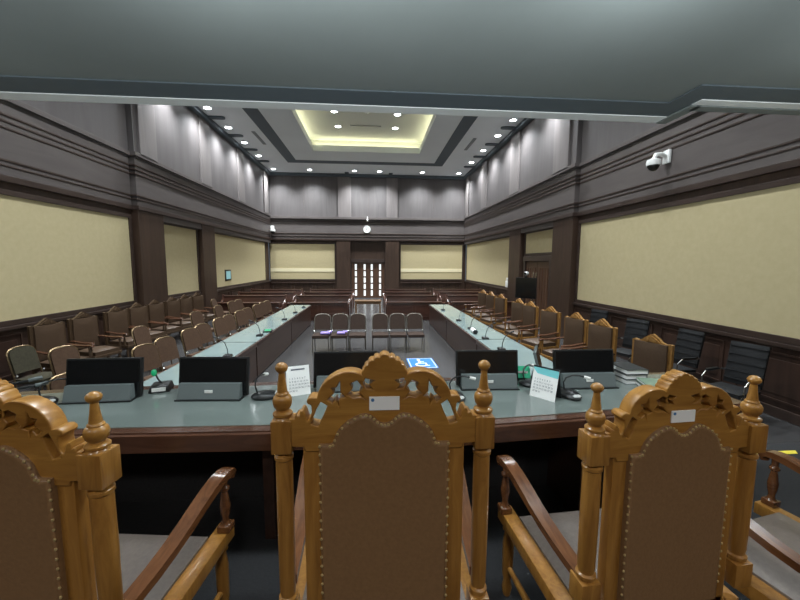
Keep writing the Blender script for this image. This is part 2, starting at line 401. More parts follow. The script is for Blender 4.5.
for sg, X, ys in ((1, XL, (11.1, 13.1, 15.15, 17.15, 19.15, 21.2)), (-1, XR, (11.1, 13.1, 15.2, 17.3, 19.3, 21.3))):
    for y in ys:
        c = MB(); L = .95
        pts = [(X+sg*.3, y-.13), (X+sg*(L-.13), y-.13)] + [(X+sg*(L-.13+.13*math.sin(a)), y-.13*math.cos(a)) for a in (PI/6, PI/3, PI/2, 2*PI/3, 5*PI/6)] + [(X+sg*(L-.13), y+.13), (X+sg*.3, y+.13)]
        c.prism(pts, ZC-.05, ZC+.02, 'xy'); struct('round_ended_bar', c, 'groove', ceil)
for x in (-1.6, 1.15):
    c = MB(); c.b(x-.12, x+.12, YB-.75, YB-.3, ZC-.05, ZC+.02); struct('round_ended_bar', c, 'groove', ceil)

# low ceiling over the dais, with dark band and pale lip
c = MB(); ZS = 4.02
c.b(XL-.1, 3.3, YF-.2, 4.0, ZS, ZS+.12); c.b(3.3, XR+.1, YF-.2, 3.56, ZS, ZS+.12)
c.b(XL-.1, 3.3, 3.94, 4.0, ZS+.12, ZC+.2); c.b(3.3, XR+.1, 3.5, 3.56, ZS+.12, ZC+.2); c.b(3.24, 3.3, 3.5, 4.0, ZS+.12, ZC+.2)
sof = struct('ceiling_soffit', c, 'soffit')
c = MB(); c.b(XL, 3.3, 3.68, 3.99, ZS-.012, ZS+.02); c.b(3.05, 3.3, 3.3, 3.68, ZS-.012, ZS+.02); c.b(3.3, XR, 3.3, 3.56, ZS-.012, ZS+.02)
struct('dark_band', c, 'groove', sof)
c = MB(); c.b(XL, 3.36, 3.99, 4.16, ZS-.02, ZS+.3, .008); c.b(3.3, XR, 3.56, 3.68, ZS-.02, ZS+.3, .008)
struct('pale_lip', c, 'lip', sof)
c = MB(); c.b(3.36, XR, 3.68, 3.8, ZS-.03, ZS+.3, .008); c.b(3.3, 3.42, 3.68, 4.16, ZS-.03, ZS+.3, .008); struct('grey_lip', c, 'soffit', sof)

# dais and hazard tape
mb = MB(); mb.b(XL+.01, XR-.01, YF, 2.85, 0, DA, .01); struct('floor_dais', mb, 'black_carpet')
t = MB()
for i in range(9):
    x = 3.15+i*.3; t.prism([(x, 2.66), (x+.17, 2.66), (x+.21, 2.71), (x+.04, 2.71)], DA+.001, DA+.004, 'xy')
tag(t.build('hazard_tape', 'yellow'), 'yellow dashed tape on the black dais floor edge by the right wall', 'tape')

# ------------------------------------------------------------------ lamps
def downlight(label, loc, group, watts, cone=130, tilt=None, blend=1, r=.12, col=(.88, .95, 1)):
    t = thing('recessed_downlight', label, 'ceiling light', loc, 0, group)
    q = MB(); q.lathe([(r*1.35, .015), (r*1.35, -.015), (r*1.05, -.02), (r*1.05, .015)], n=20); q.build('trim_ring', 'white', t)
    q = MB(); q.lathe([(r*1.05, .012), (r*1.05, -.012)], n=20); q.build('lens', 'lamp', t)
    L = bpy.data.lights.new('downlight', 'SPOT'); L.energy = watts; L.spot_size = math.radians(cone); L.spot_blend = blend
    L.shadow_soft_size = .2; L.color = col
    lo = bpy.data.objects.new('downlight_beam', L); COL.objects.link(lo); lo.location = (loc[0], loc[1], loc[2]-.06)
    if tilt: lo.rotation_euler = tilt
    return t
FAR = 'downlights of the high ceiling'
W1 = 900
for i, y in enumerate((12.3, 14.27, 16.2, 18.1, 20.2)):
    downlight('bright recessed downlight by the left wall, %s from the near end' % ORD[i], (-6.0, y, ZC-.005), FAR, W1)
for i, y in enumerate((12.3, 14.4, 16.15, 18.25, 20.4)):
    downlight('bright recessed downlight by the right wall, %s from the near end' % ORD[i], (5.52, y, ZC-.005), FAR, W1)
for i, x in enumerate((-5.95, -3.8, -1.1, .43, 3.1, 5.4)):
    downlight('bright recessed downlight by the back wall, %s from the left' % ORD[i], (x, 22.9, ZC-.005), FAR, W1*1.35)
for x, y, l in ((-1.57, 15.75, 'left, nearer'), (-1.57, 17.4, 'left, farther'), (1.06, 15.85, 'right, nearer'), (1.06, 17.4, 'right, farther')):
    downlight('recessed downlight inside the lit ceiling tray, %s one' % l, (x, y, zt-.005), FAR, 900, 110)
for sd, X, cl in (('left', -4.7, ''), ('right', 4.3, '')):  # rows hidden by the low ceiling, added to light the side panels
    for i, y in enumerate((5.2, 7.5, 9.9)):
        downlight('added hidden recessed downlight by the %s wall just beyond the low ceiling, %s one' % (sd, ORD[i]), (X, y, ZC-.005), FAR, W1*.75, 130)
for i, (x, y) in enumerate(((-2.2, 6.0), (1.7, 6.0), (-2.2, 9.5), (1.7, 9.5))):  # also out of view, put in for light on tables and floor
    downlight('added hidden downlight of the high ceiling over the long tables, %s one' % ORD[i], (x, y, ZC-.005), FAR, W1*1.3, 100)
def globe(label, loc, watts, col=(.86, .96, 1)):  # out-of-view lamps, given a hanging globe form to brighten the low ceiling
    t = thing('unseen_globe_lamp', label, 'ceiling light', loc, 0, 'unseen globe lamps lighting the low ceiling')
    q = MB(); q.lathe([(.11, 0), (.11, -.03), (.03, -.04), (.03, -.2)], n=18); q.build('ceiling_rose', 'white', t)
    q = MB(); q.ell((0, 0, -.3), (.11, .11, .11), 18, 10); g = q.build('glass_globe', 'lamp', t); g.visible_shadow = True
    L = bpy.data.lights.new('unseen_globe_light', 'POINT'); L.energy = watts; L.shadow_soft_size = .12; L.color = col
    lo = bpy.data.objects.new('unseen_globe_light', L); COL.objects.link(lo); lo.location = (loc[0], loc[1], loc[2]-.53)
for x, w_, l in ((-3.6, 52, 'leftmost'), (-.95, 52, 'second from left'), (.05, 40, 'third from left'), (1.55, 52, 'fourth from left'), (3.9, 52, 'rightmost')):
    globe('unseen globe lamp hung to light the low ceiling over the desk, %s' % l, (x, 1.7, ZS), w_)
for x, l in ((-2.4, 'left'), (.1, 'middle'), (2.6, 'right')):  # unseen lamps behind the camera, added to light the chair backs
    downlight('added unseen downlight in the low ceiling behind the chairs, %s one' % l, (x, -1.1, ZS-.005), 'added unseen downlights of the low ceiling', 135, 140, blend=.8, col=(1, .97, .92))
t = thing('smoke_detector', 'small round smoke detector in the middle of the ceiling tray', 'smoke detector', (-.22, 15.7, zt))
q = MB(); q.lathe([(.1, 0), (.1, -.03), (.07, -.06), (.01, -.065)], n=18); q.build('body', 'white', t)
q = MB(); q.lathe([(.03, -.06), (.03, -.08)], n=12); q.build('sensor', 'lgrey', t)
tag(MB().b(-1.0, .4, 17.2, 17.32, zt-.02, zt+.01).build('air_diffuser', 'dgrey'), 'dark slot air diffuser in the ceiling tray', 'air vent')
tag(MB().b(-5.2, -5.05, 16.6, 18.3, ZC-.02, ZC+.01).build('air_diffuser', 'dgrey'), 'dark slot air diffuser in the ceiling above the left wall', 'air vent')
tag(MB().b(4.55, 4.7, 16.6, 18.3, ZC-.02, ZC+.01).build('air_diffuser', 'dgrey'), 'dark slot air diffuser in the ceiling above the right wall', 'air vent')

# ------------------------------------------------------------------ judges' chairs
K = .000885; Z0 = 1.295
def zz(y): return Z0-(y-91)*K
def mirror(h): return [(dx*K, zz(y)) for dx, y in h] + [(-dx*K, zz(y)) for dx, y in reversed(h) if dx > .5]
crest_half = [(0, 41), (8, 43), (14, 47), (17, 52), (24, 50), (31, 52), (36, 57), (37, 62), (44, 61), (51, 65), (55, 71), (55, 76), (62, 78), (67, 84), (68, 91), (73, 96), (76, 103), (75, 110),
    (84, 104), (97, 100), (114, 98), (135, 100), (160, 109), (185, 124), (204, 143), (216, 164), (222, 186), (232, 184), (244, 184), (253, 191), (255, 200), (250, 208), (242, 210), (240, 217),
    (239, 232), (243, 250), (249, 262), (254, 264), (258, 252), (262, 238), (268, 229), (275, 228), (279, 236), (280, 246), (288, 243), (294, 248), (296, 256), (312, 256), (312, 352), (268, 354), (262, 370), (0, 372)]
holes_h = [[(150, 146), (157, 160), (171, 162), (164, 175), (180, 190), (168, 197), (160, 187), (152, 206), (152, 188), (137, 184), (149, 172)],
           [(80, 144), (92, 140), (106, 147), (101, 160), (114, 173), (100, 180), (84, 177), (72, 184), (86, 168), (77, 158)],
           [(38, 134), (60, 129), (68, 142), (58, 153), (44, 155), (52, 144)],
           [(196, 222), (211, 212), (222, 232), (235, 266), (217, 270), (206, 248)]]
pad_half_top = [(0, 273), (12, 271), (24, 264), (36, 252), (48, 243), (62, 239), (80, 241), (100, 250), (122, 263), (142, 280), (157, 300), (166, 322), (172, 338), (182, 341), (216, 341)]
def grow(h, k=1.42):
    cx = sum(p[0] for p in h)/len(h); cy = sum(p[1] for p in h)/len(h)
    return [(cx+(x-cx)*k, cy+(y-cy)*k) for x, y in h]
def make_judge_chair(label, loc, rz, s, cb=0, pw=1.0):
    t = thing('carved_judge_chair', label, 'chair', loc, rz, None, s)
    holes = [[(sg*dx*K, zz(y)) for dx, y in grow(h)] for h in holes_h for sg in (1, -1)]
    curve_mesh('carved_crest', [mirror(crest_half)]+holes, 0, .05, .004, 'teak_h', t)
    q = MB()
    for sx in (-1, 1): q.b(sx*.188, sx*.24, .006, .046, .42, zz(352), .004)
    q.b(-.2, .2, .012, .04, .52, zz(300)); q.b(-.235, .235, .006, .046, .42, .5, .004)
    q.build('back_frame', 'teak', t)
    pad_half = pad_half_top + [(216, 985+cb/K*.6)]
    p = curve_mesh('leather_back', [mirror(pad_half)], -.014, .055, .012, 'leather', t)
    q = MB()
    path = [(dx*K*.985, zz(y+4)) for dx, y in pad_half[:-1]] + [(.213*.885, zz(341+i*33)) for i in range(1, 19)]
    pts = []
    for (a, b_), (c2, d2) in zip(path, path[1:]):
        n = max(1, round(math.hypot(c2-a, d2-b_)/.024))
        for i in range(n): pts.append((a+(c2-a)*i/n, b_+(d2-b_)*i/n))
    q.ell((0, 0, 0), (.0046, .0034, .0046), 8, 4); st0 = None
    for x, z in pts:
        for sx in ((1, -1) if x > .004 else (1,)):
            if st0 is None: st0 = o = q.build('stud', 'stud', t)
            else: o = st0.copy(); COL.objects.link(o); o.parent = t
            o.location = (sx*x, -.012, z)
    q = MB(); q.b(-.045, .043, -.004, .002, zz(229), zz(184)); st = q.build('asset_sticker', 'paper', t, False); st['label'] = 'white sticker with a small emblem'
    q = MB(); q.lathe([(.005, 0), (.005, .001)], n=12, T=Matrix.Translation((-.035, -.004, zz(194))) @ Matrix.Rotation(PI/2, 4, 'X')); q.build('emblem', 'logo', st)
    for sx in (-1, 1):
        q = MB(); q.box((sx*.30, .025, (zz(262)+zz(375))/2), (.059*pw, .059*pw, 113*K), bev=.004)
        pr = [(20, 374), (20, 383), (25, 386), (31, 391), (31, 402), (26, 407), (27.5, 415), (28.5, 600),  (27, 800), (24, 815), (24, 820), (31, 826), (31, 838), (25, 842), (25, 848)]
        q.lathe([(r*K*pw, zz(y)) for r, y in [(a, b_+(cb/K if b_ > 700 else 0)) for a, b_ in pr]][::-1], (sx*.30, .025, 0), 20)
        q.box((sx*.30, .025, .58-cb), (.06*pw, .06*pw, .09), bev=.004)
        pr = [(.018, .08), (.024, .1), (.018, .13), (.028, .3), (.02, .42), (.026, .42), (.022, .44), (.022, .46)]
        q.lathe([(.02, 0)]+pr, (sx*.30, .025, 0), 14)
        post = q.build('back_post', 'teak', t)
        q = MB()
        pr = [(1, 73), (9, 75), (16, 80), (20, 87), (20.5, 92), (18, 100), (12, 106), (10, 109), (10.5, 115), (13, 140), (17, 172), (21, 176), (22, 180), (20, 182), (27, 187), (31, 197), (31.5, 208), (28, 221), (20, 232), (21, 236), (27, 238), (32, 243), (32, 250), (27, 254), (28, 257), (33, 263)]
        q.lathe([(r*K*(.5+.5*pw), zz(y)) for r, y in pr][::-1], (sx*.30, .025, 0), 20); q.build('finial', 'teak_h', post)
        # armrest: rises in an S from the rear block to a scrolled front
        A = [(.30, .03, .615), (.303, .1, .617), (.306, .18, .624), (.31, .26, .638), (.315, .34, .66), (.32, .42, .686), (.324, .49, .706), (.327, .55, .717), (.33, .6, .719), (.331, .635, .712), (.331, .655, .694), (.331, .648, .676), (.331, .63, .68)]
        q = MB(); q.tube([(sx*x, y, z) for x, y, z in A], [.034, .034, .035, .036, .037, .038, .039, .039, .037, .034, .028, .02, .01], 4, flat=(1.1, .62)); ar = q.build('armrest', 'teak_arm', t)
        q = MB(); pr = [(.024, .45), (.024, .48), (.016, .49), (.014, .51), (.021, .54), (.023, .57), (.017, .61), (.013, .635), (.022, .645), (.022, .655), (.014, .665), (.016, .705)]
        q.box((sx*.327, .6, .465), (.055, .055, .03), bev=.004)
        q.lathe(pr, (sx*.327, .6, 0), 14); q.build('arm_post', 'teak_arm', ar)
        q = MB(); q.lathe([(.018, 0), (.026, .04), (.018, .08), (.026, .12), (.028, .28), (.018, .36), (.03, .36), (.026, .38), (.026, .4)], (sx*.305, .59, 0), 14); q.build('front_leg', 'teak', t)
        q = MB(); q.tube([(sx*.305, .59, .16), (sx*.303, .4, .16), (sx*.302, .3, .16), (sx*.301, .2, .16), (sx*.30, .03, .16)], [.012, .016, .022, .016, .012], 10); q.build('side_stretcher', 'teak', t)
        q = MB(); q.b(sx*.275, sx*.345, .03, .64, .39, .45, .005); q.build('side_rail', 'teak', t)
    q = MB(); q.b(-.3, .3, .48, .53, .38, .42, .005); q.b(-.3, .3, .05, .09, .39, .45, .005); q.tube([(-.3, .35, .16), (.3, .35, .16)], .014, 10); q.build('seat_frame', 'teak', t)
    q = MB(); q.cushion((0, .305, .42), (.555, .47, .08), .035); q.build('seat_cushion', 'grey_leather', t)
    return t
jc = make_judge_chair('tallest carved golden-wood judge chair with brown leather back, in the middle of the foreground', (.034, 1.021, DA), -.015, 1.006, .075)
jc = make_judge_chair('carved golden-wood judge chair in the foreground right, under the stacked books', (.975, 1.022, DA), .067, .95, pw=1.17)
dup(jc, 'carved golden-wood judge chair cut off by the left edge of the photo', (-1.03, .99, DA), -.115, s=.967)
dup(jc, 'judge chair at the far right edge of which only armrests and seat show', (1.77, .905, DA), .2, s=.95)

# ------------------------------------------------------------------ judges' desk
t = thing('judges_desk', 'long judges desk with teal glass top and rosewood edge on the dais', 'desk', (0, 0, DA))
near = [(-3.2, 1.9), (-1.3, 1.868), (-.3, 1.845), (.5, 1.835), (1.2, 1.9), (2.4, 2.04)]
farr = [(2.4, 2.72), (.6, 2.69), (-.8, 2.67), (-2.1, 2.61), (-3.2, 2.45)]
zd = .73
q = MB(); q.prism(near+farr, zd-.108, zd-.004, 'xy')
bmesh.ops.bevel(q.bm, geom=[e for e in q.bm.edges if abs(e.verts[0].co.z-e.verts[1].co.z) < 1e-6 and e.verts[0].co.z > zd-.01], offset=.014, segments=3, affect='EDGES')
q.build('rosewood_edge', 'desk_wood', t)
q = MB(); q.prism([(x, y+.075) for x, y in near[:-1]]+[(2.33, 2.12)]+[(2.33, 2.65)]+[(x, y-.1) for x, y in farr[1:]], zd-.006, zd, 'xy'); q.build('glass_top', 'glass_top', t)
q = MB()
for (a, b_), (c2, d2) in zip(farr, farr[1:]): q.prism([(a, b_-.04), (c2, d2-.04), (c2, d2-.08), (a, b_-.08)], .0, zd-.108, 'xy')
q.build('front_panel', 'table_wood', t)
q = MB(); q.b(2.28, 2.34, 2.12, 2.64, 0, zd-.108); q.build('end_panel', 'table_wood', t)
q = MB(); q.b(-3.1, -3.05, 1.98, 2.4, 0, zd-.108); q.build('end_panel', 'table_wood', t)
for x in (-.6, 1.3):
    q = MB(); q.b(x-.03, x+.03, 2.0, 2.6, 0, zd-.108); q.build('support_panel', 'table_wood', t)
q = MB(); q.b(-3.05, 2.28, 2.4, 2.43, .0, zd-.108); q.build('kneehole_lining', 'black_carpet', t)
ZD = DA+zd

def make_monitor(label, loc, rz):
    t = thing('desktop_monitor', label, 'monitor', loc, rz, 'monitors on the judges desk')
    q = MB(); q.prism([(0, 0), (.06, 0), (.06, .1), (.03, .1)], -.195, .195, 'yz'); q.build('base_panel', 'dgrey', t, False)
    q = MB(); q.b(-.205, .205, -.012, .12, 0, .008); q.build('foot', 'black', t, False)
    T = Matrix.Translation((0, .065, .01)) @ Matrix.Rotation(math.radians(-9), 4, 'X')
    q = MB(); q.b(-.225, .225, 0, .03, 0, .25, .004, T); q.build('screen_housing', 'black', t)
    q = MB(); q.b(-.215, .215, -.002, .004, .01, .24, 0, T); q.build('screen', 'screen', t, False)
    a = math.atan2(.115, .05)
    q = MB(); q.box((0, .013, .055), (.05, .006, .018)); q.build('white_tag', 'white', t, False)
    return t
m0 = make_monitor('black monitor on grey base panel, leftmost on the desk', (-1.73, 2.31, ZD), math.radians(2))
dup(m0, 'black monitor on grey base panel, second from left, beside the left table calendar', (-1.05, 2.30, ZD), math.radians(-3))
dup(m0, 'black monitor behind the crest of the middle judge chair', (-.19, 2.4, ZD), 0)
dup(m0, 'black monitor between the middle judge chair and the green card', (.815, 2.38, ZD), math.radians(-2))
dup(m0, 'black monitor at the right beside the stacked books', (1.535, 2.36, ZD), 0)

def make_calendar(label, loc, rz, teal, tilt=15):
    t = thing('desk_calendar', label, 'calendar', loc, rz)
    w, h = (.17, .205) if teal else (.15, .19)
    T = Matrix.Rotation(math.radians(-tilt), 4, 'X')
    q = MB(); q.b(-w/2, w/2, 0, .003, 0, h, 0, T); q.build('page', 'paper', t, False)
    T2 = Matrix.Translation((0, .1, 0)) @ Matrix.Rotation(math.radians(tilt), 4, 'X')
    q = MB(); q.b(-w/2, w/2, 0, .003, 0, h+.002, 0, T2); q.build('stand_card', 'book_black' if teal else 'paper', t, False)
    if teal:
        q = MB(); q.prism([(-w/2, h), (w/2, h), (w/2, h*.72), (-w/2+.03, h*.76), (-w/2, h*.9)], -.0012, -.0004, 'xz', T); q.build('teal_header', 'teal_print', t, False)
    else:
        q = MB(); q.b(-.045, .045, -.0012, -.0002, h*.87, h*.92, 0, T); q.build('title_bar', 'ink', t, False)
    days = '\n'.join(' '.join('%2d' % (r*7+c+1) if r*7+c < 31 else '  ' for c in range(7)) for r in range(5))
    P = T @ Matrix.Translation((-w*.42, -.0012, h*.56)) @ Matrix.Rotation(PI/2, 4, 'X')
    text_mesh('printed_dates', days, .0155, 'ink', t, P, 1.3)
    return t
make_calendar('white desk calendar standing at the left finial of the middle judge chair', (-.49, 2.36, ZD), math.radians(20), False)
make_calendar('white desk calendar with teal header standing between two monitors', (1.1, 2.2, ZD), math.radians(-52), True)

def make_conf_mic(label, loc, rz, stem=True, lift=1, group='conference microphones on the judges desk'):
    t = thing('conference_microphone', label, 'microphone', loc, rz, group)
    q = MB(); q.ell((0, 0, .016), (.062, .09, .03), 20, 8)
    for v in q.bm.verts: v.co.z = max(v.co.z, 0)
    q.build('base_unit', 'black', t)
    q = MB(); q.ell((.0, -.055, .026), (.036, .03, .012), 16, 6); q.build('front_plate', 'lgrey', t)
    q = MB(); q.tube([(0, .05, .04), (.0, .06, .08), (.02, .06, .11), (.06, .05, .125), (.1, .035, .125), (.13, .02, .118)], .005, 8); q.build('gooseneck', 'black', t)
    q = MB(); q.tube([(.13, .02, .118), (.165, .003, .108)], .011, 10); q.build('mic_head', 'white', t)
    return t
cm = make_conf_mic('black oval conference microphone left of the middle judge chair', (-.7, 2.33, ZD), math.radians(100))
dup(cm, 'black oval conference microphone left of the leftmost monitor on the desk', (-2.03, 2.31, ZD), math.radians(60))
dup(cm, 'black oval conference microphone at the right crest of the middle judge chair', (.53, 2.24, ZD), math.radians(20))
dup(cm, 'black oval conference microphone beneath the green card', (1.14, 2.44, ZD), math.radians(60))
dup(cm, 'black oval conference microphone right of the teal calendar', (1.3, 2.22, ZD), math.radians(12))

def gooseneck_mic(name, label, loc, rz, group, led=None):
    t = thing('gooseneck_microphone', label, 'microphone', loc, rz, group)
    q = MB(); q.box((0, 0, .022), (.13, .15, .044), bev=.01, taper=.85); q.build('base', 'black', t)
    q = MB(); q.tube([(0, .02, .04), (-.01, .02, .14), (-.04, .02, .23), (-.1, .01, .3), (-.17, 0, .335)], .007, 8); q.build('gooseneck', 'black', t)
    q = MB(); q.tube([(-.17, 0, .335), (-.225, 0, .35)], .014, 10); q.build('mic_head', 'black', t)
    return t
t = gooseneck_mic('m', 'gooseneck microphone with green lit ring between the two left monitors', (-1.46, 2.53, ZD), .3, None)
q = MB(); q.ell((-.21, 0, .12), (.022, .022, .03), 12, 8)
for o in list(t.children):
    if o.name.startswith(('gooseneck', 'mic_head')): bpy.data.objects.remove(o)
q2 = MB(); q2.tube([(0, .02, .04), (-.02, .02, .07), (-.035, .03, .1)], .006, 8); q2.build('gooseneck', 'black', t)
q.bm.free(); q = MB(); q.ell((-.045, .03, .115), (.018, .018, .024), 12, 8); h = q.build('light_ring', 'green_led', t); h['label'] = 'green lit ring'
q = MB(); q.b(-.04, .04, -.078, -.06, .012, .034); q.build('name_plate', 'white', t, False)
for i, (p0, p1, l) in enumerate((((-2.75, 2.1), (-2.3, 2.62), 'farther'), ((-2.6, 2.06), (-2.16, 2.5), 'nearer'))):
    t = thing('long_gooseneck_microphone', 'long thin gooseneck microphone leaning over the left end of the desk, %s one' % l, 'microphone', (p0[0], p0[1], ZD))
    dx, dy = p1[0]-p0[0], p1[1]-p0[1]
    q = MB(); q.lathe([(.05, 0), (.05, .02), (.03, .035)], n=16); q.build('base', 'black', t)
    q = MB(); q.tube([(0, 0, .03), (dx*.1, dy*.1, .04+.03*i), (dx*.9, dy*.9, .07)], .008, 8); q.build('gooseneck', 'black', t)
    q = MB(); q.tube([(dx*.9, dy*.9, .07), (dx, dy, .075)], .013, 10); q.build('mic_head', 'dgrey', t)

t = thing('green_card', 'small green folded card standing behind the teal calendar', 'card', (1.115, 2.56, ZD), math.radians(-8))
q = MB(); q.prism([(0, .02), (.004, .02), (.05, .10), (.046, .10)], -.09, .07, 'yz'); q.build('front_face', 'green', t, False)
q = MB(); q.prism([(.05, .10), (.046, .10), (.09, 0), (.094, 0)], -.09, .07, 'yz'); q.build('back_face', 'green', t, False)
q = MB(); q.b(-.06, .05, .018, .022, .055, .07, 0, Matrix.Translation((0, -.004, 0))); q.build('white_band', 'white', t, False)
t = thing('small_side_monitor', 'small tilted black screen turned sideways behind the green card', 'monitor', (1.33, 2.66, ZD), math.radians(62))
T = Matrix.Rotation(math.radians(-14), 4, 'X')
q = MB(); q.b(-.13, .13, 0, .02, .02, .22, .004, T); q.build('housing', 'dgrey', t)
q = MB(); q.b(-.12, .12, -.002, .004, .03, .21, 0, T); q.build('screen', 'screen', t, False)
q = MB(); q.b(-.06, .06, -.03, .08, 0, .02, .004); q.build('foot', 'black', t)

def book(label, loc, rz, d, cover):
    t = thing('book', label, 'book', loc, rz)
    w, l, h = d
    q = MB(); q.b(-w/2, w/2, -l/2, l/2, 0, .004); q.b(-w/2, w/2, -l/2, l/2, h-.004, h); q.b(w/2-.004, w/2, -l/2, l/2, 0, h); q.build('cover', cover, t, False)
    q = MB(); q.b(-w/2+.004, w/2-.004, -l/2+.004, l/2-.004, .004, h-.004); q.build('pages', 'paper', t, False)
    return t
zb = ZD
book('grey-covered thick book at the bottom of the stack on the right end of the desk', (1.93, 2.55, zb), .08, (.18, .24, .034), 'dgrey'); zb += .034
book('black book in the middle of the stack on the right end of the desk', (1.93, 2.55, zb), .05, (.17, .23, .034), 'book_black'); zb += .034
book('black book on top of the stack on the right end of the desk', (1.945, 2.55, zb), 0, (.17, .22, .036), 'book_black')
t = book('black folder lying under the green book', (1.98, 2.29, ZD), -.35, (.2, .24, .03), 'book_black')
book('flat pale green book lying in front of the book stack', (1.99, 2.29, ZD+.03), -.3, (.2, .24, .022), 'book_green')
t = thing('sticky_notes', 'pink and white paper strips lying before the book stack', 'sticky notes', (1.76, 2.22, ZD), .1)
MB().b(-.06, .0, -.012, .012, 0, .003).build('white_strip', 'paper', t, False); MB().b(.0, .05, -.014, .014, 0, .004).build('pink_strip', 'pink', t, False)

# ------------------------------------------------------------------ side tables with microphones
seg = [(4.15, 7.35), (7.37, 10.5), (10.52, 13.8)]
nm3 = ['nearest', 'middle', 'farthest']
for sg, xi, xo, side in ((-1, -2.33, -3.12, 'left'), (1, 2.17, 2.98, 'right')):
    for (y0, y1), w in zip(seg, nm3):
        t = thing('long_table', '%s table of the %s row, dark wood with grey glass top' % (w, side), 'table', ((xi+xo)/2, (y0+y1)/2, 0), 0, 'long tables of the court floor')
        a = abs(xo-xi)/2; l = (y1-y0)/2
        MB().b(-a, a, -l, l, .66, .742, .008).build('table_top', 'table_wood', t)
        MB().b(-a+.04, a-.04, -l+.012, l-.012, .74, .75).build('glass_inset', 'table_top', t, False)
        s_ = -sg
        x = s_*(a-.05)
        MB().b(x-.02, x+.02, -l+.02, l-.02, .02, .66).build('front_panel', 'table_wood', t, False)
        for e in (-1, 1): MB().b(-a+.06, a-.06, e*(l-.04)-.015, e*(l-.04)+.015, 0, .66).build('end_panel', 'table_wood', t, False)
gm = None
for sg, x, ys, side in ((-1, -2.47, (6.2, 7.97, 10.2, 11.6, 13.0), 'left'), (1, 2.39, (6.42, 7.4, 8.57, 9.79, 12.04), 'right')):
    for i, y in enumerate(ys):
        lb = 'black gooseneck microphone on the %s tables, %s from the near end' % (side, ORD[i])
        if gm is None: gm = gooseneck_mic('g', lb, (x, y, .75), 0, 'gooseneck microphones on the long tables')
        else: dup(gm, lb, (x, y, .75), 0 if sg < 0 else PI)
t = thing('display_unit', 'small lit display unit on the left tables beside the second microphone', 'display', (-2.45, 8.5, .75), .2)
q = MB(); q.b(-.1, .1, -.14, .14, 0, .03, .006); q.build('housing', 'black', t)
q = MB(); q.b(-.07, .07, -.12, .12, .03, .033); q.build('lit_screen', 'green_led', t, False)
t = thing('paper_roll', 'white rolled paper on the edge of the right tables', 'paper roll', (2.33, 8.1, .752), .1)
q = MB(); q.tube([(-.02, -.17, .05), (.02, .12, .05)], .05, 14); q.build('roll', 'paper', t)
q = MB(); q.tube([(-.025, -.2, .05), (-.02, -.17, .05)], .052, 14); q.build('black_cap', 'black', t)

# ------------------------------------------------------------------ carved armchairs of the side rows
def make_armchair(label, loc, rz, wood, lea, group, name='carved_armchair'):
    t = thing(name, label, 'armchair', loc, rz, group)          # faces local -Y, back plane at y = 0
    w = .27
    q = MB(); cr = [(-w-.03, .42), (-w-.03, 1.16), (-w, 1.17), (-.2, 1.16), (-.14, 1.185), (-.1, 1.225), (-.06, 1.25), (-.03, 1.275), (0, 1.285)]
    cr += [(-x, z) for x, z in reversed(cr[:-1])]
    q.prism(cr, 0, .05, 'xz'); q.build('back_frame', wood, t)
    q = MB(); cr2 = [(-.13, 1.165), (-.09, 1.2), (-.05, 1.225), (0, 1.255), (.05, 1.225), (.09, 1.2), (.13, 1.165), (.06, 1.15), (0, 1.17), (-.06, 1.15)]
    q.prism(cr2, -.02, .01, 'xz'); 
    for sx in (-1, 1): q.lathe([(.028, 0), (.028, .03)], n=14, T=Matrix.Translation((sx*.055, .0, 1.195)) @ Matrix.Rotation(PI/2, 4, 'X'))
    q.build('carved_crest', wood, t)
    q = MB(); q.cushion((0, 0, 0), (2*w-.05, .64, .05), .025, T=Matrix.Translation((0, -.012, .83)) @ Matrix.Rotation(PI/2, 4, 'X')); q.build('leather_back', lea, t)
    q = MB(); q.cushion((0, 0, 0), (2*w-.05, .6, .02), .01, T=Matrix.Translation((0, .055, .83)) @ Matrix.Rotation(-PI/2, 4, 'X')); q.build('rear_upholstery', lea, t)
    q = MB(); q.cushion((0, -.3, .44), (.54, .52, .08), .04); q.build('seat_cushion', lea, t)
    q = MB(); q.b(-.3, .3, -.58, .02, .34, .4, .006); q.build('seat_frame', wood, t)
    for sx in (-1, 1):
        A = [(.29, .0, .7), (.3, -.1, .705), (.31, -.25, .69), (.32, -.42, .68), (.325, -.52, .69), (.325, -.58, .685), (.325, -.6, .66)]
        q = MB(); q.tube([(sx*x, y, z) for x, y, z in A], [.026, .027, .028, .03, .034, .034, .02], 8, flat=(1.2, .75)); ar = q.build('armrest', 'row_arm', t)
        q = MB(); q.lathe([(.022, .4), (.016, .44), (.024, .52), (.018, .6), (.024, .64), (.018, .67)], (sx*.315, -.52, 0), 10); q.build('arm_post', wood, ar)
        q = MB(); q.lathe([(.018, 0), (.024, .04), (.02, .1), (.027, .26), (.024, .34)], (sx*.27, -.54, 0), 10); q.build('front_leg', wood, t)
        q = MB(); q.b(sx*.245, sx*.295, -.01, .045, 0, .42, .004); q.build('rear_leg', wood, t)
    return t
ac = None
for i, y in enumerate((5.16, 6.37, 7.24, 8.35, 9.46, 10.26, 11.75, 12.78, 13.73)):
    lb = 'carved armchair with brown leather behind the right tables, %s from the near end' % ORD[i]
    if i == 0: ac = make_armchair(lb, (4.3, y, 0), -PI/2+.32, 'carved', 'leather_row', 'carved armchairs behind the right tables')
    else: dup(ac, lb, (4.28, y, 0), -PI/2+.26+random.uniform(-.06, .06), s=1.04)
ac2 = None
